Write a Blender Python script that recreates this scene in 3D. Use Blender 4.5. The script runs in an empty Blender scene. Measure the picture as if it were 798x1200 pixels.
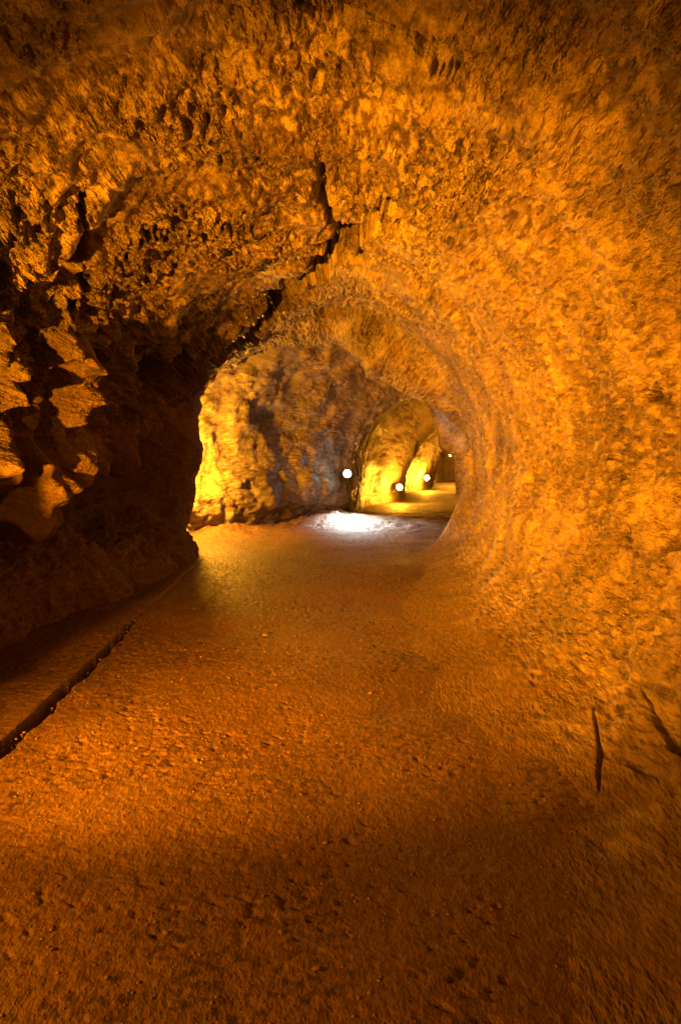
import bpy, math, random
import numpy as np

random.seed(7)
C = bpy.context.scene.collection
SC = bpy.context.scene

# ------------------------------------------------------------------ camera model (798 x 1200 photograph)
F, CU, CV = 880.0, 399.0, 600.0
PITCH = math.radians(4.55)
EYE = np.array([0.0, 0.0, 1.6])
cp, sp = math.cos(PITCH), math.sin(PITCH)


def at(u, v, d):
    """the point at distance d down the tunnel that was measured at (u, v)"""
    a, b = (u - CU) / F, (CV - v) / F
    y = cp + b * sp
    t = d / y
    return (a * t, d, 1.6 + t * (-sp + b * cp))


def project(p):
    q = p - EYE
    f = q[..., 1] * cp - q[..., 2] * sp
    up = q[..., 1] * sp + q[..., 2] * cp
    f = np.where(f < 0.05, np.nan, f)
    return CU + F * q[..., 0] / f, CV - F * up / f, f


# ------------------------------------------------------------------ noise
def _hash(ix, iy, iz, seed):
    h = (ix.astype(np.uint32) * np.uint32(374761393) + iy.astype(np.uint32) * np.uint32(668265263)
         + iz.astype(np.uint32) * np.uint32(2147483647) + np.uint32(seed) * np.uint32(144665))
    h = (h ^ (h >> np.uint32(13))) * np.uint32(1274126177)
    h = h ^ (h >> np.uint32(16))
    return h


_G = np.array([[1, 1, 0], [-1, 1, 0], [1, -1, 0], [-1, -1, 0], [1, 0, 1], [-1, 0, 1], [1, 0, -1], [-1, 0, -1],
               [0, 1, 1], [0, -1, 1], [0, 1, -1], [0, -1, -1], [1, 1, 0], [-1, 1, 0], [0, -1, 1], [0, -1, -1]], np.float32)


def noise(x, y, z, seed=0):
    x, y, z = [np.asarray(a, np.float32) for a in np.broadcast_arrays(x, y, z)]
    fx, fy, fz = np.floor(x), np.floor(y), np.floor(z)
    ix, iy, iz = fx.astype(np.int32), fy.astype(np.int32), fz.astype(np.int32)
    dx, dy, dz = x - fx, y - fy, z - fz
    ux = dx * dx * dx * (dx * (dx * 6 - 15) + 10)
    uy = dy * dy * dy * (dy * (dy * 6 - 15) + 10)
    uz = dz * dz * dz * (dz * (dz * 6 - 15) + 10)
    out = np.zeros(x.shape, np.float32)
    for a in (0, 1):
        wx = ux if a else 1 - ux
        for b in (0, 1):
            wy = uy if b else 1 - uy
            for c in (0, 1):
                wz = uz if c else 1 - uz
                g = _G[_hash(ix + a, iy + b, iz + c, seed) & np.uint32(15)]
                out += wx * wy * wz * (g[..., 0] * (dx - a) + g[..., 1] * (dy - b) + g[..., 2] * (dz - c))
    return out


_A, _B, _C = 0.74, 0.51, 1.13
ROT = (np.array([[math.cos(_A), -math.sin(_A), 0], [math.sin(_A), math.cos(_A), 0], [0, 0, 1]])
       @ np.array([[1, 0, 0], [0, math.cos(_B), -math.sin(_B)], [0, math.sin(_B), math.cos(_B)]])
       @ np.array([[math.cos(_C), 0, math.sin(_C)], [0, 1, 0], [-math.sin(_C), 0, math.cos(_C)]])).astype(np.float32)


def noise2(x, y, z, seed=0):
    return noise(0.82 * x - 0.57 * y + 3.3, 0.57 * x + 0.82 * y + 1.7, z, seed)


def fbm(p, scale, octaves=3, seed=0, gain=0.5):
    s, amp, tot = 1.0 / scale, 1.0, 0.0
    for o in range(octaves):
        p = p @ ROT
        tot = tot + amp * noise(p[..., 0] * s + 0.37 * o, p[..., 1] * s + 0.71, p[..., 2] * s + 0.19 * o, seed + o * 17)
        s *= 2.03
        amp *= gain
    return tot


def smooth(a, b, x):
    t = np.clip((x - a) / (b - a), 0, 1)
    return t * t * (3 - 2 * t)


# ------------------------------------------------------------------ mesh helpers
def mesh_from_grid(name, P, mat, attrs=None, flip=False):
    n, m = P.shape[:2]
    me = bpy.data.meshes.new(name)
    idx = np.arange(n * m, dtype=np.int32).reshape(n, m)
    q = np.stack([idx[:-1, :-1], idx[:-1, 1:], idx[1:, 1:], idx[1:, :-1]], -1).reshape(-1, 4)
    if flip:
        q = q[:, ::-1]
    me.vertices.add(n * m)
    me.vertices.foreach_set("co", np.ascontiguousarray(P.reshape(-1, 3), dtype=np.float32).ravel())
    me.loops.add(q.size)
    me.loops.foreach_set("vertex_index", np.ascontiguousarray(q).ravel())
    me.polygons.add(len(q))
    me.polygons.foreach_set("loop_start", np.arange(0, q.size, 4, dtype=np.int32))
    me.polygons.foreach_set("use_smooth", np.ones(len(q), dtype=bool))
    me.update(calc_edges=True)
    for k, v in (attrs or {}).items():
        a = me.attributes.new(k, 'FLOAT', 'POINT')
        a.data.foreach_set("value", np.ascontiguousarray(v, dtype=np.float32).ravel())
    me.materials.append(mat)
    o = bpy.data.objects.new(name, me)
    C.objects.link(o)
    return o


def structure(o):
    o['kind'] = 'structure'
    return o


def thing(o, label, cat, group=None):
    o['label'] = label
    o['category'] = cat
    if group:
        o['group'] = group
    return o


def polyline_dist(P, line):
    """distance of the points P to a polyline, and how far along it (0..1)"""
    line = np.asarray(line, np.float32)
    best = np.full(P.shape[:-1], 1e9, np.float32)
    along = np.zeros(P.shape[:-1], np.float32)
    n = len(line) - 1
    for i in range(n):
        a, b = line[i], line[i + 1]
        ab = b - a
        t = np.clip(((P - a) @ ab) / max(float(ab @ ab), 1e-9), 0, 1)
        d = np.linalg.norm(P - (a + t[..., None] * ab), axis=-1)
        w = d < best
        best = np.where(w, d, best)
        along = np.where(w, (i + t) / n, along)
    return best, along


# ------------------------------------------------------------------ materials
class Nodes:
    def __init__(self, name):
        self.m = bpy.data.materials.new(name)
        self.m.use_nodes = True
        self.t = self.m.node_tree
        self.b = self.t.nodes["Principled BSDF"]

    def n(self, kind, **kw):
        nd = self.t.nodes.new(kind)
        for k, v in kw.items():
            if k in nd.inputs:
                nd.inputs[k].default_value = v
            else:
                setattr(nd, k, v)
        return nd

    def l(self, a, b):
        self.t.links.new(a, b)


def ramp(N, src, stops):
    r = N.n('ShaderNodeValToRGB')
    e = r.color_ramp.elements
    while len(e) < len(stops):
        e.new(0.5)
    for k, (p, c) in enumerate(stops):
        e[k].position = p
        e[k].color = (c[0], c[1], c[2], 1)
    N.l(src, r.inputs[0])
    return r


def rock_material(name, dark, mid, pale, scale=1.0, rough=(0.38, 0.75), bump=0.5, fine=90.0, spec=0.45, ripple=None, flow=2.4):
    N = Nodes(name)
    tc = N.n('ShaderNodeTexCoord')
    n1 = N.n('ShaderNodeTexNoise', Scale=1.3 * scale, Detail=7.0, Roughness=0.62)
    n2 = N.n('ShaderNodeTexNoise', Scale=22.0 * scale, Detail=6.0, Roughness=0.7)
    n3 = N.n('ShaderNodeTexNoise', Scale=fine, Detail=3.0, Roughness=0.6)
    vo = N.n('ShaderNodeTexVoronoi', Scale=fine * 0.42)
    fl = N.n('ShaderNodeVectorMath', operation='MULTIPLY')
    fl.inputs[1].default_value = (1, 1 / flow, 1)
    N.l(tc.outputs['Object'], fl.inputs[0])
    for k in (n1, n2, n3, vo):
        N.l(fl.outputs[0], k.inputs['Vector'])
    ad = N.n('ShaderNodeMath', operation='MULTIPLY_ADD')
    ad.inputs[1].default_value = 0.55
    N.l(n2.outputs['Fac'], ad.inputs[0])
    sc = N.n('ShaderNodeMath', operation='MULTIPLY')
    sc.inputs[1].default_value = 0.45
    N.l(n1.outputs['Fac'], sc.inputs[0])
    N.l(sc.outputs[0], ad.inputs[2])
    r = ramp(N, ad.outputs[0], [(0.36, dark), (0.5, mid), (0.66, pale)])
    pit = N.n('ShaderNodeAttribute', attribute_name='dirt')  # random grime, plus shade put into the ceiling groove and floor slot
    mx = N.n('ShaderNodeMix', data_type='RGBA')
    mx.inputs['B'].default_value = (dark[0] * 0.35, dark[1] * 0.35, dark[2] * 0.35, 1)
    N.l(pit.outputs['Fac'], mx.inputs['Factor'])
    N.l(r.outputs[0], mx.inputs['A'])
    cr = N.n('ShaderNodeAttribute', attribute_name='crust')
    mx2 = N.n('ShaderNodeMix', data_type='RGBA')
    mx2.inputs['B'].default_value = (min(1, pale[0] * 1.35), min(1, pale[1] * 1.35), min(1, pale[2] * 1.3), 1)
    N.l(cr.outputs['Fac'], mx2.inputs['Factor'])
    N.l(mx.outputs['Result'], mx2.inputs['A'])
    du = N.n('ShaderNodeAttribute', attribute_name='dust_tint')
    fr = ramp(N, n2.outputs['Fac'], [(0.36, (0.066, 0.037, 0.024)), (0.5, (0.108, 0.062, 0.039)), (0.66, (0.155, 0.094, 0.06))])
    mx3 = N.n('ShaderNodeMix', data_type='RGBA')
    N.l(du.outputs['Fac'], mx3.inputs['Factor'])
    N.l(mx2.outputs['Result'], mx3.inputs['A'])
    N.l(fr.outputs[0], mx3.inputs['B'])
    N.l(mx3.outputs['Result'], N.b.inputs['Base Color'])
    rr = ramp(N, n2.outputs['Fac'], [(0.35, (rough[0],) * 3), (0.65, (rough[1],) * 3)])
    rm = N.n('ShaderNodeMix', data_type='RGBA')
    rm.inputs['B'].default_value = (0.9, 0.9, 0.9, 1)
    N.l(du.outputs['Fac'], rm.inputs['Factor'])
    N.l(rr.outputs[0], rm.inputs['A'])
    N.l(rm.outputs['Result'], N.b.inputs['Roughness'])
    N.b.inputs['Specular IOR Level'].default_value = spec
    h = N.n('ShaderNodeMath', operation='MULTIPLY_ADD')
    h.inputs[1].default_value = 0.5
    N.l(vo.outputs['Distance'], h.inputs[0])
    N.l(n3.outputs['Fac'], h.inputs[2])
    bp = N.n('ShaderNodeBump', Strength=bump, Distance=0.012)
    N.l(h.outputs[0], bp.inputs['Height'])
    last = bp
    if ripple:
        # drip ripples run round the section: 'arc' is the way round it
        ar = N.n('ShaderNodeAttribute', attribute_name='arc')
        rs = N.n('ShaderNodeAttribute', attribute_name='ripple')
        sx = N.n('ShaderNodeSeparateXYZ')
        N.l(tc.outputs['Object'], sx.inputs[0])
        cm = N.n('ShaderNodeCombineXYZ')
        N.l(ar.outputs['Fac'], cm.inputs[0])
        N.l(sx.outputs['Y'], cm.inputs[1])
        wn = N.n('ShaderNodeTexNoise', Scale=5.0, Detail=2.0)
        N.l(tc.outputs['Object'], wn.inputs['Vector'])
        wv = N.n('ShaderNodeVectorMath', operation='MULTIPLY_ADD')
        wv.inputs[1].default_value = (0.05, 0.04, 0.0)
        N.l(wn.outputs['Color'], wv.inputs[0])
        N.l(cm.outputs[0], wv.inputs[2])
        hs = []
        for (a, b, amp) in ripple:
            mp = N.n('ShaderNodeVectorMath', operation='MULTIPLY')
            mp.inputs[1].default_value = (1 / a, 1 / b, 1) if a else (1 / b, 1 / (b * flow), 1 / b)
            N.l(wv.outputs[0] if a else tc.outputs['Object'], mp.inputs[0])
            tn = N.n('ShaderNodeTexNoise', Scale=1.0, Detail=2.5, Roughness=0.6)
            N.l(mp.outputs[0], tn.inputs['Vector'])
            ml = N.n('ShaderNodeMath', operation='MULTIPLY')
            ml.inputs[1].default_value = amp
            N.l(tn.outputs['Fac'], ml.inputs[0])
            hs.append(ml)
        tot = hs[0]
        for x_ in hs[1:]:
            sm = N.n('ShaderNodeMath', operation='ADD')
            N.l(tot.outputs[0], sm.inputs[0])
            N.l(x_.outputs[0], sm.inputs[1])
            tot = sm
        m2 = N.n('ShaderNodeMath', operation='MULTIPLY')
        N.l(tot.outputs[0], m2.inputs[0])
        N.l(rs.outputs['Fac'], m2.inputs[1])
        b2 = N.n('ShaderNodeBump', Strength=1.0, Distance=1.0)
        N.l(m2.outputs[0], b2.inputs['Height'])
        N.l(last.outputs[0], b2.inputs['Normal'])
        last = b2
    N.l(last.outputs[0], N.b.inputs['Normal'])
    return N.m


M_CEIL = rock_material('rippled_basalt', (0.045, 0.030, 0.021), (0.125, 0.090, 0.062), (0.27, 0.215, 0.14), bump=0.8, rough=(0.28, 0.7), spec=0.6,
                       ripple=[(0.042, 0.10, 0.075), (None, 0.026, 0.042)])
M_WALL = rock_material('smooth_basalt', (0.06, 0.038, 0.026), (0.15, 0.105, 0.072), (0.28, 0.215, 0.145), bump=1.0, rough=(0.22, 0.7), spec=0.7, fine=70,
                       ripple=[(None, 0.040, 0.060), (None, 0.014, 0.024)])
M_FLOOR = rock_material('trodden_dirt', (0.066, 0.037, 0.024), (0.108, 0.062, 0.039), (0.155, 0.094, 0.06), bump=0.9, fine=85, flow=1.6,
                        rough=(0.45, 0.85), spec=0.35)
M_FAR = rock_material('chamber_basalt', (0.055, 0.040, 0.028), (0.125, 0.094, 0.064), (0.25, 0.20, 0.135), bump=0.4, fine=24, ripple=[(1.4, 0.16, 0.07), (None, 0.09, 0.03)])
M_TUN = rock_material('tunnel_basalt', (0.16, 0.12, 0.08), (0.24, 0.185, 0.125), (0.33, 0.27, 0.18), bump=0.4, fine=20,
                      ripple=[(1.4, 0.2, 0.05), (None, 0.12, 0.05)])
M_STONE = rock_material('loose_stone', (0.08, 0.052, 0.036), (0.15, 0.10, 0.066), (0.26, 0.19, 0.13), scale=6, bump=0.3, fine=120, flow=1.0, rough=(0.75, 0.95), spec=0.15)


def plain(name, col, rough=0.5, metal=0.0):
    N = Nodes(name)
    n1 = N.n('ShaderNodeTexNoise', Scale=30.0, Detail=4.0)
    r = ramp(N, n1.outputs['Fac'], [(0.3, [c * 0.6 for c in col]), (0.7, col)])
    N.l(r.outputs[0], N.b.inputs['Base Color'])
    N.b.inputs['Roughness'].default_value = rough
    N.b.inputs['Metallic'].default_value = metal
    return N.m


def glow(name, col, strength):
    N = Nodes(name)
    N.b.inputs['Base Color'].default_value = (0.8, 0.8, 0.8, 1)
    N.b.inputs['Emission Color'].default_value = (*col, 1)
    N.b.inputs['Emission Strength'].default_value = strength
    return N.m


M_METAL = plain('painted_steel', (0.12, 0.12, 0.11), 0.5, 0.3)
M_CABLE = plain('black_cable', (0.03, 0.03, 0.03), 0.6)

# ------------------------------------------------------------------ the tube: cross-sections along the tunnel
# each: y, 15 points (x, z) from below the left floor edge over the ceiling to below the right floor edge
RA, RB, RC, RD = 13.3, 18.5, 25.0, 33.0


def px(d, pts):
    return [(at(u, v, d)[0], at(u, v, d)[2]) for u, v in pts]


right_near = [(0.75, 3.3), (1.5, 2.72), (1.95, 1.75), (1.60, 0.48), (1.10, 0.085), (0.40, -0.03)]
S = []
gen = [(-2.6, -.5), (-2.8, 0), (-2.95, .4), (-3.05, .8), (-3.1, 1.2), (-3.0, 1.7), (-2.8, 2.2), (-2.1, 2.95), (-.5, 3.5)]
S.append((-9.0, [(x * 0.25 - 0.4, z * 0.25) for x, z in gen + right_near]))
S.append((-8.0, gen + right_near))
S.append((-3.0, gen + right_near))
S.append((0.4, gen + right_near))
S.append((1.4, [(-2.8, -.5), (-3.0, 0), (-3.1, .4), (-3.15, .8), (-3.15, 1.1), (-3.05, 1.5), (-2.8, 2.1), (-2.15, 2.95), (-.45, 3.5)] + right_near))
S.append((2.7, [(-2.8, -.5), (-2.95, 0), (-3.05, .4), (-3.1, .8), (-3.1, 1.1), (-3.0, 1.5), (-2.8, 2.0), (-2.2, 2.9), (-.45, 3.5)] + right_near))
S.append((3.4, [(-2.35, -.5), (-2.5, 0), (-2.51, .4), (-2.53, .9), (-2.56, 1.15), (-2.9, 1.4), (-2.8, 2.0), (-2.2, 2.85), (-.45, 3.5)] + right_near))
S.append((4.9, [(-2.5, -.5), (-2.65, 0), (-2.72, .45), (-2.8, .75), (-2.95, 1.0), (-2.95, 1.2), (-2.85, 1.5), (-2.3, 2.65), (-.45, 3.5)] + right_near))
S.append((6.0, [(-2.5, -.5), (-2.7, 0), (-3.0, .5), (-3.6, .8), (-4.0, 1.1), (-3.3, 1.3), (-2.65, 1.12), (-2.1, 2.6), (-.45, 3.5)] + right_near))
S.append((8.0, [(-2.3, -.5), (-2.5, 0), (-2.85, .5), (-3.7, .85), (-4.2, 1.3), (-3.4, 1.7), (-2.8, 1.55), (-2.2, 2.75), (-.4, 3.65),
                (.85, 3.4), (1.5, 2.75), (1.95, 1.75), (1.70, .48), (1.22, .085), (.55, -.03)]))
S.append((10.0, [(-2.1, -.5), (-2.3, 0), (-2.75, .45), (-3.7, .8), (-4.2, 1.4), (-3.5, 2.1), (-2.85, 1.95), (-2.0, 3.0), (-.25, 3.85),
                 (.95, 3.45), (1.6, 2.75), (2.0, 1.75), (1.80, .48), (1.36, .085), (.7, -.03)]))
S.append((12.0, [(-2.1, -.5), (-2.3, 0), (-2.75, .45), (-3.4, .8), (-3.7, 1.4), (-3.4, 2.3), (-2.9, 2.35), (-1.85, 3.15), (-.15, 3.85),
                 (.9, 3.5), (1.7, 2.85), (2.2, 1.85), (2.15, .6), (1.65, .085), (1.0, -.04)]))
rimA = px(RA, [(225, 660), (214, 632), (222, 605), (228, 575), (230, 555), (240, 520), (236, 470), (290, 418), (388, 404),
               (435, 440), (488, 464), (537, 497), (549, 546), (530, 605), (505, 660)])
S.append((RA, rimA))
S.append((13.9, [(-3.2, -.5), (-3.3, 0), (-3.35, .4), (-3.4, .8), (-3.4, 1.3), (-3.35, 2.0), (-3.1, 2.8), (-2.0, 3.7), (-.1, 4.0),
                 (1.0, 3.5), (1.75, 2.9), (2.4, 2.0), (2.55, 1.2), (2.3, .1), (1.9, -.5)]))
S.append((14.8, [(-2.9, -.5), (-3.0, 0), (-3.0, .35), (-3.1, .8), (-3.25, 1.3), (-3.2, 2.1), (-2.8, 2.9), (-1.7, 3.9), (0, 4.2),
                 (1.2, 3.6), (2.0, 3.0), (2.7, 2.1), (2.9, 1.2), (2.6, .1), (2.1, -.5)]))
S.append((16.4, [(-1.4, -.5), (-1.75, .05), (-1.55, .5), (-1.65, .9), (-1.75, 1.4), (-1.7, 2.2), (-1.35, 3.0), (-.4, 3.8), (.6, 4.1),
                 (1.7, 3.7), (2.4, 3.1), (3.1, 2.2), (3.3, 1.3), (3.0, .1), (2.6, -.5)]))
S.append((17.9, [(-.5, -.5), (-.55, .1), (-.35, .45), (-.2, .8), (-.2, 1.2), (-.1, 2.0), (.15, 2.7), (.8, 3.3), (1.6, 3.5),
                 (2.3, 3.3), (2.9, 2.8), (3.4, 2.1), (3.6, 1.3), (3.3, .1), (2.9, -.5)]))
rimB = px(RB, [(395, 625), (398, 602), (402, 585), (406, 565), (412, 545), (422, 516), (437, 491), (459, 471), (484, 464),
               (501, 476), (509, 500), (518, 526), (534, 558), (530, 600), (515, 625)])
S.append((RB, rimB))
S.append((19.2, [(.2, -.5), (.3, .0), (.35, .4), (.4, .8), (.45, 1.3), (.6, 2.0), (.9, 2.7), (1.5, 3.2), (2.2, 3.35),
                 (2.9, 3.1), (3.4, 2.6), (3.9, 1.9), (4.0, 1.2), (3.7, .1), (3.3, -.5)]))
S.append((22.0, [(.7, -.5), (.75, .0), (.7, .4), (.7, .8), (.75, 1.3), (.9, 2.0), (1.4, 2.7), (2.1, 3.3), (2.9, 3.5),
                 (3.7, 3.3), (4.3, 2.8), (4.9, 2.0), (5.0, 1.2), (4.7, .1), (4.3, -.5)]))
rimC = px(RC, [(470, 605), (470, 592), (471, 580), (473, 568), (477, 552), (484, 535), (494, 519), (507, 508), (522, 505),
               (538, 510), (550, 522), (560, 540), (565, 560), (562, 588), (556, 605)])
S.append((RC, rimC))
S.append((25.7, [(2.1, -.5), (2.2, .0), (2.2, .4), (2.2, .8), (2.25, 1.2), (2.4, 1.8), (2.8, 2.4), (3.5, 2.9), (4.3, 3.0),
                 (5.0, 2.8), (5.6, 2.4), (6.1, 1.8), (6.3, 1.1), (6.1, .1), (5.7, -.5)]))
S.append((29.0, [(2.4, -.5), (2.45, .0), (2.4, .4), (2.4, .8), (2.5, 1.2), (2.8, 1.8), (3.6, 2.5), (4.4, 3.0), (5.2, 3.1),
                 (6.0, 2.9), (6.7, 2.4), (7.2, 1.8), (7.4, 1.1), (7.2, .1), (6.8, -.5)]))
rimD = px(RD, [(504, 596), (504, 586), (505, 577), (506, 568), (509, 556), (514, 544), (521, 534), (532, 526), (545, 525),
               (558, 530), (570, 540), (580, 555), (584, 570), (580, 586), (575, 596)])
S.append((RD, rimD))
S.append((34.0, [(4.1, -.5), (4.15, 0), (4.1, .4), (4.1, .8), (4.15, 1.2), (4.4, 1.9), (4.9, 2.6), (5.8, 3.0), (6.7, 3.0),
                 (7.6, 2.7), (8.3, 2.2), (8.8, 1.6), (9.0, 1.0), (8.8, .1), (8.4, -.5)]))
S.append((42.0, [(5.6, -.5), (5.7, 0), (5.7, .4), (5.7, .8), (5.8, 1.2), (6.1, 1.9), (6.8, 2.6), (7.8, 2.9), (8.8, 2.9),
                 (9.8, 2.6), (10.5, 2.1), (11, 1.6), (11.2, 1.0), (11.0, .1), (10.6, -.5)]))
S.append((44.0, [(8.0 + (k % 3) * 0.02, 0.9 + k * 0.02) for k in range(15)]))

SY = np.array([s[0] for s in S])
SP = np.array([s[1] for s in S])                                    # stations x 15 x 2


def pchip(xk, yk, x):
    """monotone cubic through the stations; yk is (K, ...)"""
    h = np.diff(xk)
    hs = h.reshape(-1, *([1] * (yk.ndim - 1)))
    dl = np.diff(yk, axis=0) / hs
    m = np.zeros_like(yk)
    a, b = dl[:-1], dl[1:]
    w1, w2 = 2 * hs[1:] + hs[:-1], hs[1:] + 2 * hs[:-1]
    ok = a * b > 0
    with np.errstate(divide='ignore', invalid='ignore'):
        hm = (w1 + w2) / (w1 / np.where(ok, a, 1) + w2 / np.where(ok, b, 1))
    m[1:-1] = np.where(ok, hm, 0)
    m[0], m[-1] = dl[0], dl[-1]
    i = np.clip(np.searchsorted(xk, x) - 1, 0, len(h) - 1)
    t = ((x - xk[i]) / h[i]).reshape(-1, *([1] * (yk.ndim - 1)))
    hh = h[i].reshape(t.shape)
    return ((2 * t**3 - 3 * t**2 + 1) * yk[i] + (t**3 - 2 * t**2 + t) * hh * m[i]
            + (-2 * t**3 + 3 * t**2) * yk[i + 1] + (t**3 - t**2) * hh * m[i + 1])


# sampling along the tunnel: fine near the camera, coarser behind it and far away
ys = [-9.0]
while ys[-1] < 44.0:
    y = ys[-1]
    if y < 0.8:
        st = 0.12
    else:
        st = max(0.011, 0.0031 * y)
        if 13.0 < y < 14.2 or 18.2 < y < 19.2:
            st = 0.03
        if y > 20:
            st = 0.08
        if y > 34:
            st = 0.25
    ys.append(y + st)
ys = np.array(ys[:-1] + [44.0])
# sampling round the section
seg = [10, 40, 50, 50, 50, 70, 130, 190, 150, 130, 140, 130, 110, 14]
ts = np.concatenate([k + np.arange(n) / n for k, n in enumerate(seg)] + [[14.0]])

CPs = pchip(SY, SP, ys)                                              # rings x 15 x 2
k = np.clip(ts.astype(int), 0, 13)
t = (ts - k)[None, :, None]
g = lambda j: CPs[:, np.clip(k + j, 0, 14)]
p0, p1, p2, p3 = g(-1), g(0), g(1), g(2)
XZ = 0.5 * (2 * p1 + (p2 - p0) * t + (2 * p0 - 5 * p1 + 4 * p2 - p3) * t**2 + (3 * p1 - p0 - 3 * p2 + p3) * t**3)
BASE = np.empty((len(ys), len(ts), 3), np.float32)
BASE[..., 0] = XZ[..., 0]
BASE[..., 1] = ys[:, None]
BASE[..., 2] = XZ[..., 1]


def normals(P):
    du = np.gradient(P, axis=0)
    dv = np.gradient(P, axis=1)
    n = np.cross(du, dv)
    n /= np.maximum(np.linalg.norm(n, axis=-1, keepdims=True), 1e-9)
    return n


NRM = normals(BASE)                                                  # points into the tunnel?
mid = len(ys) // 3
c0 = BASE[mid].mean(0)
if np.mean(np.sum(NRM[mid] * (c0 - BASE[mid]), -1)) < 0:
    NRM = -NRM
T = np.broadcast_to(ts[None, :], BASE.shape[:2]).astype(np.float32)
Y = BASE[..., 1]
ARC = np.concatenate([np.zeros((len(ys), 1), np.float32),
                      np.cumsum(np.linalg.norm(np.diff(BASE, axis=1), axis=-1), axis=1)], 1)
ARC = ARC - ARC[:, [int(np.searchsorted(ts, 8.0))]]                   # 0 along the crown of the ceiling

# --- where is what kind of surface
edge_t = 9.15 + 0.25 * noise(Y * 0.7, Y * 0, Y * 0 + 3, 5) + 0.2 * fbm(BASE, 0.5, 2, 55)
ceil_m = smooth(0.25, -0.25, T - edge_t) * smooth(5.9, 6.9, T) * smooth(13.9, 13.0, Y)
left_m = smooth(7.6, 6.6, T)
far_m = smooth(13.2, 14.0, Y)

FLOW = BASE * np.array([1, 0.42, 1], np.float32)
# --- large forms
big = smooth(10.2, 8.6, T)
D = (0.09 + 0.07 * big) * fbm(BASE, 1.5, 3, 1) + (0.03 + 0.04 * big) * fbm(BASE, 0.42, 3, 21)
rimfade = 1 - 0.55 * np.exp(-((Y - RA) / 0.5)**2) - 0.55 * np.exp(-((Y - RB) / 0.5)**2)
D *= rimfade * (1 - 0.35 * smooth(19, 20, Y))
# hanging lobes of crust on the left
lob = fbm(BASE * np.array([1, 1, 0.6], np.float32), 0.55, 3, 91)
D += smooth(4.2, 5.0, Y) * smooth(13.2, 11.5, Y) * smooth(4.6, 5.6, T) * smooth(7.4, 6.4, T) * (0.55 * lob + 0.05)
lob2 = fbm(BASE, 0.22, 2, 95)
D += smooth(3.6, 4.6, Y) * smooth(13.2, 11.5, Y) * smooth(4.6, 5.4, T) * smooth(8.0, 6.6, T) * 0.16 * lob2
# --- transverse drip ripples on the ceiling
wy = 0.05 * noise2(ARC * 3, Y * 3, Y * 0, 31) + 0.10 * noise2(ARC * 1.1, Y * 1.1, Y * 0 + 4, 32)
wa = 0.08 * noise2(ARC * 2.4, Y * 2.4, Y * 0 + 9, 33)
per = 0.055
crown = smooth(6.6, 7.8, T)
r1 = 1 - np.abs(noise2((ARC + wa) / 0.060, (Y + wy) / 0.14, Y * 0 + 1.5, 41)) * 2.2
r1b = 1 - np.abs(noise2((ARC + wa) / 0.08, (Y + wy) / 0.055, Y * 0 + 1.5, 46)) * 2.2
r1 = r1 * crown + r1b * (1 - crown)
r2 = 1 - np.abs(noise2((ARC + wa) / 0.035, (Y + wy) / 0.085, Y * 0 + 7.5, 42)) * 2.2
mod = np.clip(0.75 + 1.1 * fbm(BASE, 0.8, 2, 44), 0.25, 1.6)
near_left = 1 + 1.7 * smooth(8.2, 6.6, T) + 0.35 * smooth(5.5, 3.5, Y) * smooth(8.6, 7.4, T)
D += ceil_m * mod * near_left * (1 - 0.75 * np.exp(-((Y - RA) / 0.6)**2)) * (0.030 * r1 + 0.010 * r2)
# smoother runs and pits on the right wall
right_m = smooth(-0.25, 0.25, T - edge_t) * (1 - far_m)
rw = noise2((ARC + wa) / 0.09, (Y + wy) / 0.14, Y * 0 + 2.5, 51)
rw2 = noise2((ARC + wa) / 0.035, (Y + wy) / 0.08, Y * 0 + 2.5, 52)
pit = smooth(0.34, 0.6, fbm(FLOW, 0.13, 2, 61)) * smooth(-0.05, 0.3, fbm(BASE, 1.1, 2, 62))
D += right_m * (0.005 * rw + 0.005 * rw2 + 0.026 * fbm(FLOW, 0.055, 3, 53) - 0.045 * pit)
# the left bank, recess
bank_m = smooth(5.4, 4.6, T) * (1 - far_m)
D += bank_m * (0.05 * fbm(BASE, 0.25, 3, 71) + 0.015 * fbm(BASE, 0.07, 2, 72))
# far chambers: sagging sheets and ribs that run down the walls
rib = noise2(ARC / 1.8, (Y + 2.5 * wy) / 0.42, Y * 0 + 3.5, 81)
rib2 = 1 - 2 * np.abs(noise2(ARC / 0.9, (Y + 2 * wy) / 0.2, Y * 0 + 5.5, 82))
lump = fbm(BASE, 0.35, 3, 83)
D += far_m * (0.09 * rib + 0.065 * rib2 + 0.02 * lump - 0.03) * rimfade * smooth(40, 10, Y) * (1 - 0.45 * smooth(19, 20, Y))
low_far = smooth(4.4, 3.2, T) * far_m * smooth(18.2, 16.5, Y)
D += low_far * 0.10 * np.abs(fbm(BASE, 0.4, 3, 85))

D *= 1 - 0.4 * np.exp(-((Y - 13.55) / 0.3)**2)
D += np.exp(-((Y - RA) / 0.4)**2) * smooth(4, 6, T) * smooth(13.0, 12.0, T) * (0.13 * fbm(BASE * np.array([1, 0.3, 1], np.float32), 0.42, 3, 64) + 0.03 * fbm(BASE, 0.09, 3, 65))
D += np.exp(-((Y - RB) / 0.4)**2) * 0.10 * fbm(BASE * np.array([1, 0.3, 1], np.float32), 0.5, 3, 66)
D *= 1 - 0.85 * smooth(12.0, 13.0, T) * (1 - far_m)
# --- cracks and steps, located on the rock
u_, v_, f_ = project(BASE)
ok = np.isfinite(u_) & (Y > 1.5)


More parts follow.
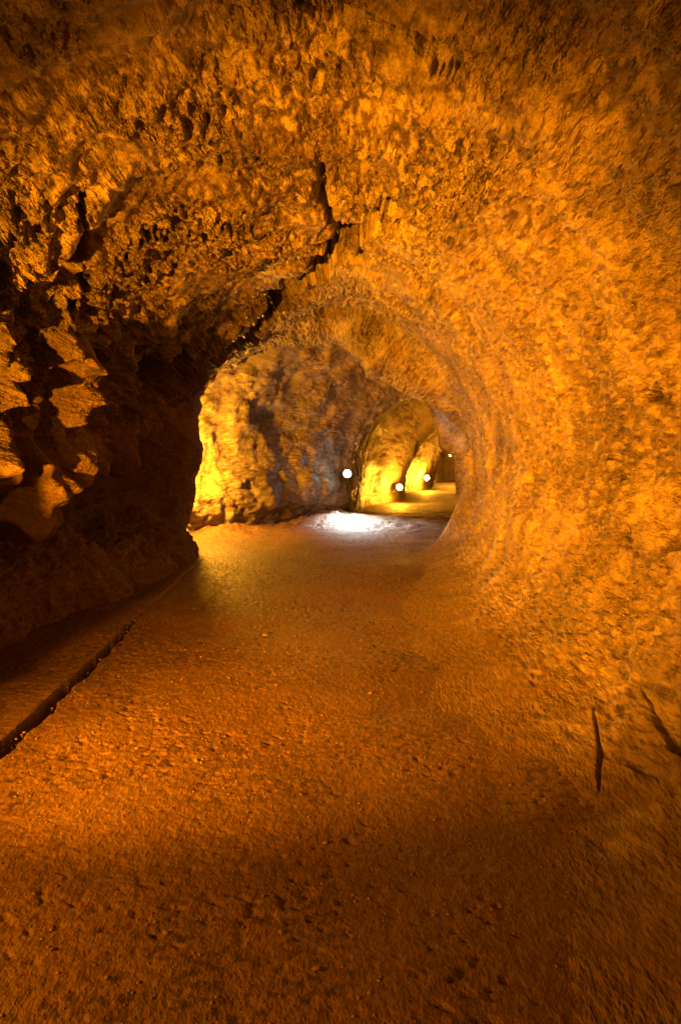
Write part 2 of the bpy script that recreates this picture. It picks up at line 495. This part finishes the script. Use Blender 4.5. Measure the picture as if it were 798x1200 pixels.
def on_rock(pts, ylim=(1.5, 13.3)):
    out = []
    for (u, v) in pts:
        d2 = np.where(ok & (Y > ylim[0]) & (Y < ylim[1]), (u_ - u)**2 + (v_ - v)**2, 1e12)
        cand = d2 < 30
        i = np.argmin(np.where(cand, f_, 1e9)) if cand.any() else np.argmin(d2)
        out.append(BASE.reshape(-1, 3)[i])
    return np.array(out)


DIRT_SHADE = np.zeros(Y.shape, np.float32)
wig = 0.05 * fbm(BASE, 0.12, 3, 101)
wig2 = fbm(BASE, 0.35, 2, 102)


WARP = np.stack([0.05 * fbm(BASE, 0.22, 3, 105), 0.05 * fbm(BASE, 0.22, 3, 106), 0.05 * fbm(BASE, 0.22, 3, 107)], -1)


def crack(pts, width, depth, dirt=0.65, wmin=0.25):
    global D, DIRT_SHADE
    L = on_rock(pts)
    d, s = polyline_dist(BASE + min(1.0, width * 9) * WARP, L)
    w = width * (0.35 + 0.65 * np.sin(np.pi * np.clip(s, 0.04, 0.96))) * np.clip(1 + 1.5 * wig2, wmin, 2)
    m = smooth(1.0, 0.3, (d + wig * min(width * 8, 1.0)) / np.maximum(w, 1e-3))
    D -= depth * m
    DIRT_SHADE = np.maximum(DIRT_SHADE, dirt * m)  # grime in small cracks; in the wide ceiling groove, painted shade


crack([(345, 14), (395, 35), (430, 48), (470, 62), (505, 72)], 0.075, 0.16)
crack([(365, 172), (378, 195), (380, 225), (392, 262)], 0.07, 0.16)
crack([(455, 235), (430, 268), (405, 298), (365, 330), (320, 362), (290, 395), (262, 412), (232, 432), (195, 440), (172, 440)], 0.36, 0.42, 0.75, 0.55)  # wide groove: its black shade is put into the colour as well
crack([(345, 345), (315, 372), (285, 398), (255, 420), (215, 436), (170, 440)], 0.5, 0.5, 0.8, 0.6)  # lower part of the groove, shade painted darker still
crack([(60, 385), (110, 392), (118, 400)], 0.05, 0.10)
crack([(90, 235), (95, 290), (88, 340), (70, 385)], 0.11, 0.13)
crack([(682, 250), (672, 285)], 0.05, 0.09)
crack([(706, 376), (696, 392)], 0.045, 0.08)
crack([(640, 470), (668, 466), (692, 456)], 0.045, 0.08)
crack([(745, 466), (785, 467)], 0.04, 0.08)
crack([(722, 612), (728, 635), (736, 648)], 0.07, 0.12)
crack([(762, 656), (785, 640), (800, 628), (815, 600)], 0.06, 0.13)
crack([(745, 800), (762, 842), (780, 868), (800, 885)], 0.022, 0.05)
crack([(696, 790), (690, 830), (698, 870), (696, 920), (688, 955)], 0.009, 0.03)
crack([(685, 945), (694, 925)], 0.05, 0.07)
for x0 in (508, 518, 527, 536):
    crack([(x0 - 2, 45 + (x0 % 5) * 4), (x0 + 2, 65), (x0 + 1, 90)], 0.026, 0.08)
for x0 in (262, 275, 285):
    crack([(x0, -6), (x0 + 2, 8), (x0 + 3, 22)], 0.02, 0.07)

# --- pale mineral crust
CRUST = np.clip(smooth(0.12, 0.5, fbm(BASE, 0.5, 3, 111)) * 0.4 + smooth(0.02, 0.40, fbm(FLOW, 0.055, 3, 112)) * 0.65 * smooth(-0.35, 0.25, fbm(BASE, 0.9, 2, 114)), 0, 0.85)
LEFT_TINT = 0.85 * smooth(7.3, 6.3, T + 0.3 * fbm(BASE, 0.4, 2, 116)) * smooth(13.8, 13.0, Y)  # blends left wall and lobes towards a darker, duller brown
CRUST *= 1 - 0.7 * smooth(18.5, 19.5, Y)
DIRT_SHADE = np.clip(DIRT_SHADE + 0.55 * (1 - 0.45 * smooth(18.5, 19.5, Y)) * smooth(0.08, 0.45, fbm(FLOW, 0.06, 3, 113)), 0, 1)
DUST_TINT = 0.5 * smooth(13.8, 13.0, Y) * smooth(9.0, 10.0, T) * smooth(0.40, 0.05, BASE[..., 2] + 0.22 * fbm(BASE, 0.4, 3, 115))
DUST_TINT = DUST_TINT + 0.48 * smooth(13.8, 13.0, Y) * smooth(9.0, 10.0, T) * smooth(0.22, 0.05, BASE[..., 2] + 0.12 * fbm(BASE, 0.3, 3, 117))

RIP = ceil_m * mod * near_left + right_m * np.clip(0.7 + 1.2 * fbm(BASE, 0.6, 2, 47), 0.2, 1.4) + bank_m * 0.6 + far_m * np.clip(0.8 + fbm(BASE, 0.9, 2, 48), 0.2, 1.4)
RIP *= 1 - 0.55 * DUST_TINT
DUST_TINT = np.maximum(DUST_TINT, LEFT_TINT)  # foot dust and the left tint share one attribute
POS = BASE + NRM * D[..., None]


# ------------------------------------------------------------------ floor
def floor_z(x, y):
    P = np.stack([x, y, np.zeros_like(x)], -1).astype(np.float32)
    z = 0.035 * fbm(P, 1.8, 2, 201) + 0.007 * fbm(P, 0.35, 3, 202)
    z = z + 0.003 * fbm(P, 0.08, 3, 203) + 0.003 * fbm(P, 0.028, 2, 211) - 0.009 * smooth(0.25, 0.55, fbm(P, 0.055, 2, 204)) * smooth(-0.1, 0.3, fbm(P, 0.7, 2, 209))
    foot = np.interp(y, [0, 3.4, 6.6, 8, 10, 12, 13.3], [1.12, 1.12, 1.15, 1.28, 1.45, 1.65, 1.9])
    z = z + 0.09 * smooth(-0.45, 0.45, x - foot - 0.05 + 0.25 * fbm(P, 0.6, 2, 210)) * smooth(14, 12, y)
    # bank rising in front of the second arch
    bank = np.exp(-(((x + 0.35) / 1.1)**2 + ((y - 18.0) / 1.3)**2))
    z = z + 0.20 * bank * (1 + 0.5 * fbm(P, 0.35, 4, 207)) + smooth(13.5, 17, y) * smooth(22, 17, y) * 0.05 * fbm(P, 0.3, 3, 208)
    z = z + (0.12 + 0.12 * fbm(P, 0.4, 3, 212)) * np.exp(-(((x + 2.3) / 0.7)**2 + ((y - 15.2) / 1.0)**2))
    return z


fys = [-9.0]
while fys[-1] < 44.0:
    y = fys[-1]
    st = 0.15 if y < 1.2 else max(0.008, 0.0026 * y) if y < 20 else 0.12
    fys.append(y + st)
fys = np.array(fys[:-1] + [44.2])
fv = np.concatenate([np.linspace(-5.0, -2.7, 50, endpoint=False), np.linspace(-2.7, 1.7, 420, endpoint=False), np.linspace(1.7, 4.6, 70)])
shift = smooth(16, 44, fys) * 8.2
FX = fv[None, :] + shift[:, None]
FY = np.broadcast_to(fys[:, None], FX.shape)
FZ = floor_z(FX, FY)


def on_floor(u, v):
    a, b = (u - CU) / F, (CV - v) / F
    dy, dz = cp + b * sp, -sp + b * cp
    t = 1.6 / -dz
    return (a * t, dy * t, 0.0)


FP = np.stack([FX, FY, np.zeros_like(FX)], -1).astype(np.float32)
FD = np.zeros(FX.shape, np.float32)
gut = np.array([on_floor(u, v) for u, v in [(-160, 1045), (-60, 945), (0, 884), (50, 835), (100, 784), (130, 755), (180, 708), (232, 660)]], np.float32)
d, s = polyline_dist(FP, gut)
gx = np.interp(FY, gut[:, 1], gut[:, 0])
side = FX - gx                                                       # >0: right of the slot
wob = 0.03 * fbm(FP, 0.22, 3, 221)
gw = 0.028 * smooth(10.0, 4.0, FY) + 0.012
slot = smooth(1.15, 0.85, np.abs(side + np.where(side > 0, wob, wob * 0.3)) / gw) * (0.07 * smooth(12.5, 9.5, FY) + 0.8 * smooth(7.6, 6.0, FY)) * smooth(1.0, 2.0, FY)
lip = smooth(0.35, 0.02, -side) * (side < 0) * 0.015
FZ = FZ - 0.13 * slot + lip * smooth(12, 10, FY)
FD = np.maximum(FD, slot * 0.9)  # shade inside the slot painted into the floor colour
for pts, w, dp in [([(688, 1020), (680, 1032), (676, 1045)], 0.03, 0.03)]:
    d, s = polyline_dist(FP, [on_floor(*p) for p in pts])
    m = smooth(1.0, 0.2, (d + wob) / w)
    FZ = FZ - dp * m
    FD = np.maximum(FD, 0.4 * m)
FPOS = np.stack([FX, FY, FZ], -1)
FD = np.clip(FD + 0.75 * smooth(0.12, 0.42, fbm(FP, 0.045, 2, 232)) * smooth(-0.2, 0.3, fbm(FP, 0.8, 2, 233)), 0, 1)
FCR = np.clip(0.3 * smooth(0.3, 0.5, fbm(FP, 0.05, 2, 231)), 0, 0.6)

structure(mesh_from_grid('cave_floor', FPOS, M_FLOOR, {'dirt': FD, 'crust': FCR}, flip=True))


# ------------------------------------------------------------------ the rock shell as its walls and ceilings
def shell(name, ylo, yhi, tlo, thi, mat):
    i0, i1 = np.searchsorted(ys, ylo), min(np.searchsorted(ys, yhi) + 1, len(ys))
    j0, j1 = np.searchsorted(ts, tlo), min(np.searchsorted(ts, thi) + 1, len(ts))
    structure(mesh_from_grid(name, POS[i0:i1, j0:j1], mat, {'dirt': DIRT_SHADE[i0:i1, j0:j1], 'crust': CRUST[i0:i1, j0:j1],
                                                                     'arc': ARC[i0:i1, j0:j1], 'dust_tint': DUST_TINT[i0:i1, j0:j1], 'ripple': RIP[i0:i1, j0:j1]}))


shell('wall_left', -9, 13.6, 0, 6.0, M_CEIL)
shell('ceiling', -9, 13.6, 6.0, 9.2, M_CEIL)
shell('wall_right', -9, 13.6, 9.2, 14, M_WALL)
shell('chamber_wall', 13.6, 18.9, 0, 14, M_FAR)
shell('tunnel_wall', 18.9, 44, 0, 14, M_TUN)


# ------------------------------------------------------------------ lamps
def add_mesh(name, verts, faces, mat, parent=None, smooth_=True):
    me = bpy.data.meshes.new(name)
    me.from_pydata([tuple(v) for v in verts], [], faces)
    me.polygons.foreach_set("use_smooth", [smooth_] * len(me.polygons))
    me.update()
    me.materials.append(mat)
    o = bpy.data.objects.new(name, me)
    C.objects.link(o)
    if parent:
        o.parent = parent
    return o


def lathe(profile, n=18):
    """profile of (radius, z) turned about z"""
    vs, fs = [], []
    for r, z in profile:
        for a in range(n):
            vs.append((r * math.cos(2 * math.pi * a / n), r * math.sin(2 * math.pi * a / n), z))
    for i in range(len(profile) - 1):
        for a in range(n):
            b = (a + 1) % n
            fs.append((i * n + a, i * n + b, (i + 1) * n + b, (i + 1) * n + a))
    fs.append(tuple(range(n))[::-1])
    fs.append(tuple((len(profile) - 1) * n + a for a in range(n)))
    return vs, fs


def tube(path, r, n=8):
    path = [np.array(p, float) for p in path]
    vs, fs = [], []
    for i, p in enumerate(path):
        d = path[min(i + 1, len(path) - 1)] - path[max(i - 1, 0)]
        d /= np.linalg.norm(d)
        a = np.cross(d, [0.3, 0.2, 1.0]); a /= np.linalg.norm(a)
        b = np.cross(d, a)
        for k_ in range(n):
            w = 2 * math.pi * k_ / n
            vs.append(p + r * (math.cos(w) * a + math.sin(w) * b))
    for i in range(len(path) - 1):
        for k_ in range(n):
            q = (k_ + 1) % n
            fs.append((i * n + k_, i * n + q, (i + 1) * n + q, (i + 1) * n + k_))
    fs.append(tuple(range(n)))
    fs.append(tuple((len(path) - 1) * n + k_ for k_ in range(n))[::-1])
    return vs, fs


def lamp(loc, face, mat, label, r=0.07, foot=(0, 0, -0.3)):
    """a round glass lamp: loc = centre of the globe, face = way it looks, foot = where its bracket meets the rock (relative)"""
    root = bpy.data.objects.new('cave_lamp', None)
    root.location = loc
    C.objects.link(root)
    thing(root, label, 'lamp', 'lamps along the tunnel')
    f = np.array(face, float); f /= np.linalg.norm(f)
    a = np.cross(f, [0.1, 0.05, 1.0]); a /= np.linalg.norm(a)
    b = np.cross(a, f)
    R = np.stack([a, b, f], 1)

    def turn(vf):
        return [R @ np.array(v) for v in vf[0]], vf[1]
    gl = [(max(0.0005, r * math.sin(w)), -r * math.cos(w)) for w in np.linspace(0.25 * math.pi, math.pi, 9)]
    o = add_mesh('globe', *turn(lathe(gl, 14)), mat, root)
    z0 = -r * math.cos(0.25 * math.pi)
    ho = [(r * 0.35, z0 - r * 1.3), (r * 0.8, z0 - r * 1.25), (r * 0.9, z0 - r * 0.25), (r * 0.98, z0 - r * 0.2), (r * 0.98, z0 - 0.002)]
    add_mesh('housing', *turn(lathe(ho, 14)), M_METAL, root)
    back = f * (z0 - r * 1.2)
    ft = np.array(foot, float)
    add_mesh('bracket', *tube([back, back * 0.6 + ft * 0.4, ft], r * 0.22), M_METAL, root)
    return root


WARM = (1.0, 0.305, 0.004)
WARM2 = (1.0, 0.39, 0.02)
COLD = (0.92, 1.0, 0.98)
M_L1 = glow('near_lamp_glass', WARM, 40)
M_L2 = glow('rim_lamp_glass', WARM2, 6000)
M_L3 = glow('white_lamp_glass', COLD, 36)
M_L4 = glow('far_lamp_glass', WARM2, 1300)
LAMPS = [
    ((-2.6, 1.7, 0.95), (0.5, 0.85, 0.15), M_L1, 'warm lamp in a hollow of the left wall nearest the viewer', 0.07, (-0.6, 0.0, -0.1)),
    ((-2.85, 14.5, 1.4), (1, 0.5, 0.0), M_L2, 'warm lamp tucked behind the left edge of the first rock arch', 0.07, (-0.5, -0.1, -0.1)),
    (at(407, 555, 17.6), (0.1, -1, 0.1), M_L3, 'cold white lamp glowing above the bleached rubble bank', 0.09, (0.35, 0.8, -0.1)),
    (at(468, 571, 23.5), (0.4, -1, 0.0), M_L4, 'yellow lamp low against the lit rib of the third arch', 0.09, (-0.3, 0.3, -0.3)),
    (at(500, 560, 31.0), (-0.2, -1, 0.0), M_L4, 'yellow lamp at the foot of the fourth arch, right of the other yellow lamp', 0.10, (-0.3, 0.5, -0.1)),
    ((5.6, 38.0, 1.5), (1, -0.3, 0.0), M_L4, 'small warm lamp deepest in the tunnel', 0.12, (-0.6, 0.1, -0.2)),
    ((-2.4, -3.6, 2.0), (0.2, 1, -0.1), M_L1, 'unseen warm fill lamp added on the left wall behind the viewer', 0.07, (-0.6, 0, 0.1)),  # fill added out of view to lift the blacks from the front
]
ROOTS = [lamp(*a) for a in LAMPS]


def beam(root, aim, col, power, angle, blend=1.0, off=0.12, size=0.05):
    """the lamp's own light, thrown forward by its housing"""
    L = bpy.data.lights.new('beam', 'SPOT')
    L.energy, L.color = power, col
    L.spot_size, L.spot_blend = math.radians(angle), blend
    L.shadow_soft_size = size
    o = bpy.data.objects.new('beam', L)
    C.objects.link(o)
    o.parent = root
    from mathutils import Vector
    d = Vector(aim) - root.location
    o.location = d.normalized() * off
    o.rotation_euler = d.to_track_quat('-Z', 'Y').to_euler()


beam(ROOTS[0], (2.2, 8.6, 2.1), WARM, 6600, 86, size=0.04)
beam(ROOTS[0], (2.2, 10.9, 2.3), WARM, 12500, 48, size=0.04)
beam(ROOTS[0], (0.2, 3.0, 0.3), WARM, 430, 172, size=0.04)
beam(ROOTS[6], (-1.2, 8.0, 1.7), WARM, 800, 130, size=0.05)  # added fill, front-lights the left lobes softly
beam(ROOTS[2], (0.4, 17.1, 0.1), COLD, 950, 114)
beam(ROOTS[2], (2.3, 17.2, 2.2), COLD, 460, 62)

# ------------------------------------------------------------------ loose stones on the path
def stone_mesh(r, seed, sub=2):
    import bmesh
    bm = bmesh.new()
    bmesh.ops.create_icosphere(bm, subdivisions=sub, radius=1.0)
    rg = random.Random(seed)
    sx, sy, sz = rg.uniform(0.8, 1.3), rg.uniform(0.7, 1.1), rg.uniform(0.4, 0.75)
    cuts = [(np.array([rg.uniform(-1, 1) for _ in range(3)]), rg.uniform(0.55, 0.85)) for _ in range(7)]
    co_ = np.array([v.co[:] for v in bm.verts])
    for n_, d_ in cuts:
        n_ = n_ / np.linalg.norm(n_)
        q = co_ @ n_
        co_ -= np.maximum(q - d_, 0)[:, None] * n_
    co_ *= np.array([sx, sy, sz]) * r
    fs = [[v.index for v in f.verts] for f in bm.faces]
    bm.free()
    return co_, fs


def ground(x, y):
    return float(floor_z(np.array([[x]], np.float32), np.array([[y]], np.float32))[0, 0])


rng = random.Random(11)
PROTO = []
for k_ in range(6):
    vs, fs = stone_mesh(1.0, k_)
    me = bpy.data.meshes.new('pebble')
    me.from_pydata([tuple(v) for v in vs], [], fs)
    me.polygons.foreach_set("use_smooth", [k_ % 2 == 0] * len(me.polygons))
    me.materials.append(M_STONE)
    PROTO.append(me)


def pebble(x, y, r, label, group='pebbles scattered over the cave floor', name='pebble', sink=0.25):
    o = bpy.data.objects.new(name, PROTO[rng.randrange(6)])
    C.objects.link(o)
    o.scale = (r, r, r)
    o.rotation_euler = (rng.uniform(-.3, .3), rng.uniform(-.3, .3), rng.uniform(0, 6.3))
    o.location = (x, y, ground(x, y) + r * sink)
    return thing(o, label, 'stone', group)


for u, v, r, lab in [(311, 743, 0.030, 'pale flat pebble alone in the middle of the path, below the lit chamber'),
                     (576, 1071, 0.010, 'tiny bright pebble on the dark dirt at the foot of the right wall'),
                     (161, 876, 0.018, 'pale pebble on the path just right of the dark gutter slot'),
                     (82, 878, 0.014, 'small pale pebble beside the near end of the gutter slot'),
                     (509, 962, 0.010, 'small pale pebble in the shaded path left of the right wall crack'),
                     (420, 1168, 0.010, 'small pale pebble at the lower edge of the view')]:
    p = on_floor(u, v)
    pebble(p[0], p[1], r, lab)
for k_ in range(60):
    y = 2.1 + 8 * rng.random()**1.6
    x = rng.uniform(-1.9, 1.0)
    if abs(x + 2.1) < 0.15:
        continue
    pebble(x, y, rng.uniform(0.006, 0.015), 'small brown pebble half sunk in the dirt of the path')
for k_ in range(7):
    y = rng.uniform(16.2, 17.6)
    x = rng.uniform(-1.3, 0.3)
    pebble(x, y, rng.uniform(0.03, 0.06), 'bleached rock in the rubble under the white lamp', 'rubble under the white lamp', 'rock', 0.2)

# gravel: thousands of grains nobody could count
GV, GF = [], []
base_v, base_f = stone_mesh(1.0, 3, 1)
n0 = 0
gx_, gy_ = [], []
N_G = 5000
gy_ = 1.9 + 9 * np.random.RandomState(3).rand(N_G)**1.7
gx_ = np.random.RandomState(4).uniform(-2.0, 1.15, N_G)
gr_ = 0.0025 + 0.007 * np.random.RandomState(5).rand(N_G)**2.5 * (0.7 + gy_ / 8)
clump = fbm(np.stack([gx_, gy_, gx_ * 0], -1).astype(np.float32), 0.5, 2, 301)
keep = clump > -0.12 + 0.3 * (np.random.RandomState(6).rand(N_G) - 0.5)
gx_, gy_, gr_ = gx_[keep], gy_[keep], gr_[keep]
gz_ = floor_z(gx_[:, None].astype(np.float32), gy_[:, None].astype(np.float32))[:, 0]
ang = np.random.RandomState(7).rand(len(gx_)) * 6.28
ca, sa = np.cos(ang)[:, None], np.sin(ang)[:, None]
bx, by, bz = base_v[:, 0], base_v[:, 1], base_v[:, 2]
GP = np.stack([gx_[:, None] + gr_[:, None] * (bx * ca - by * sa), gy_[:, None] + gr_[:, None] * (bx * sa + by * ca),
               gz_[:, None] + gr_[:, None] * (bz + 0.15)], -1)
nb = len(base_v)
tri = (np.arange(len(gx_))[:, None, None] * nb + np.array(base_f)[None]).reshape(-1, 3)
me = bpy.data.meshes.new('gravel')
me.vertices.add(GP.size // 3)
me.vertices.foreach_set("co", GP.astype(np.float32).ravel())
me.loops.add(tri.size)
me.loops.foreach_set("vertex_index", tri.astype(np.int32).ravel())
me.polygons.add(len(tri))
me.polygons.foreach_set("loop_start", np.arange(0, tri.size, 3, dtype=np.int32))
me.update(calc_edges=True)
me.materials.append(M_STONE)
go = bpy.data.objects.new('gravel', me)
C.objects.link(go)
thing(go, 'fine brown gravel strewn over the dirt path', 'gravel')
go['kind'] = 'stuff'

# ------------------------------------------------------------------ world, camera, colour
w = bpy.data.worlds.new("World")
SC.world = w
w.use_nodes = True
w.node_tree.nodes["Background"].inputs[0].default_value = (0.01, 0.01, 0.012, 1)
w.node_tree.nodes["Background"].inputs[1].default_value = 0.05

cam = bpy.data.cameras.new("camera")
cam.sensor_fit = 'VERTICAL'
cam.sensor_height = 36.0
cam.lens = 36.0 * F / 1200.0
cam.clip_start = 0.05
cam.clip_end = 200
co = bpy.data.objects.new("camera", cam)
co.location = EYE
co.rotation_euler = (math.pi / 2 - PITCH, 0, 0)
C.objects.link(co)
SC.camera = co

SC.view_settings.view_transform = 'Standard'
SC.view_settings.look = 'None'
SC.view_settings.exposure = 0
SC.view_settings.gamma = 1
SC.cycles.use_denoising = True
SC.cycles.max_bounces = 5
SC.cycles.diffuse_bounces = 3
SC.cycles.sample_clamp_indirect = 6
print('verts', POS.shape, FPOS.shape)
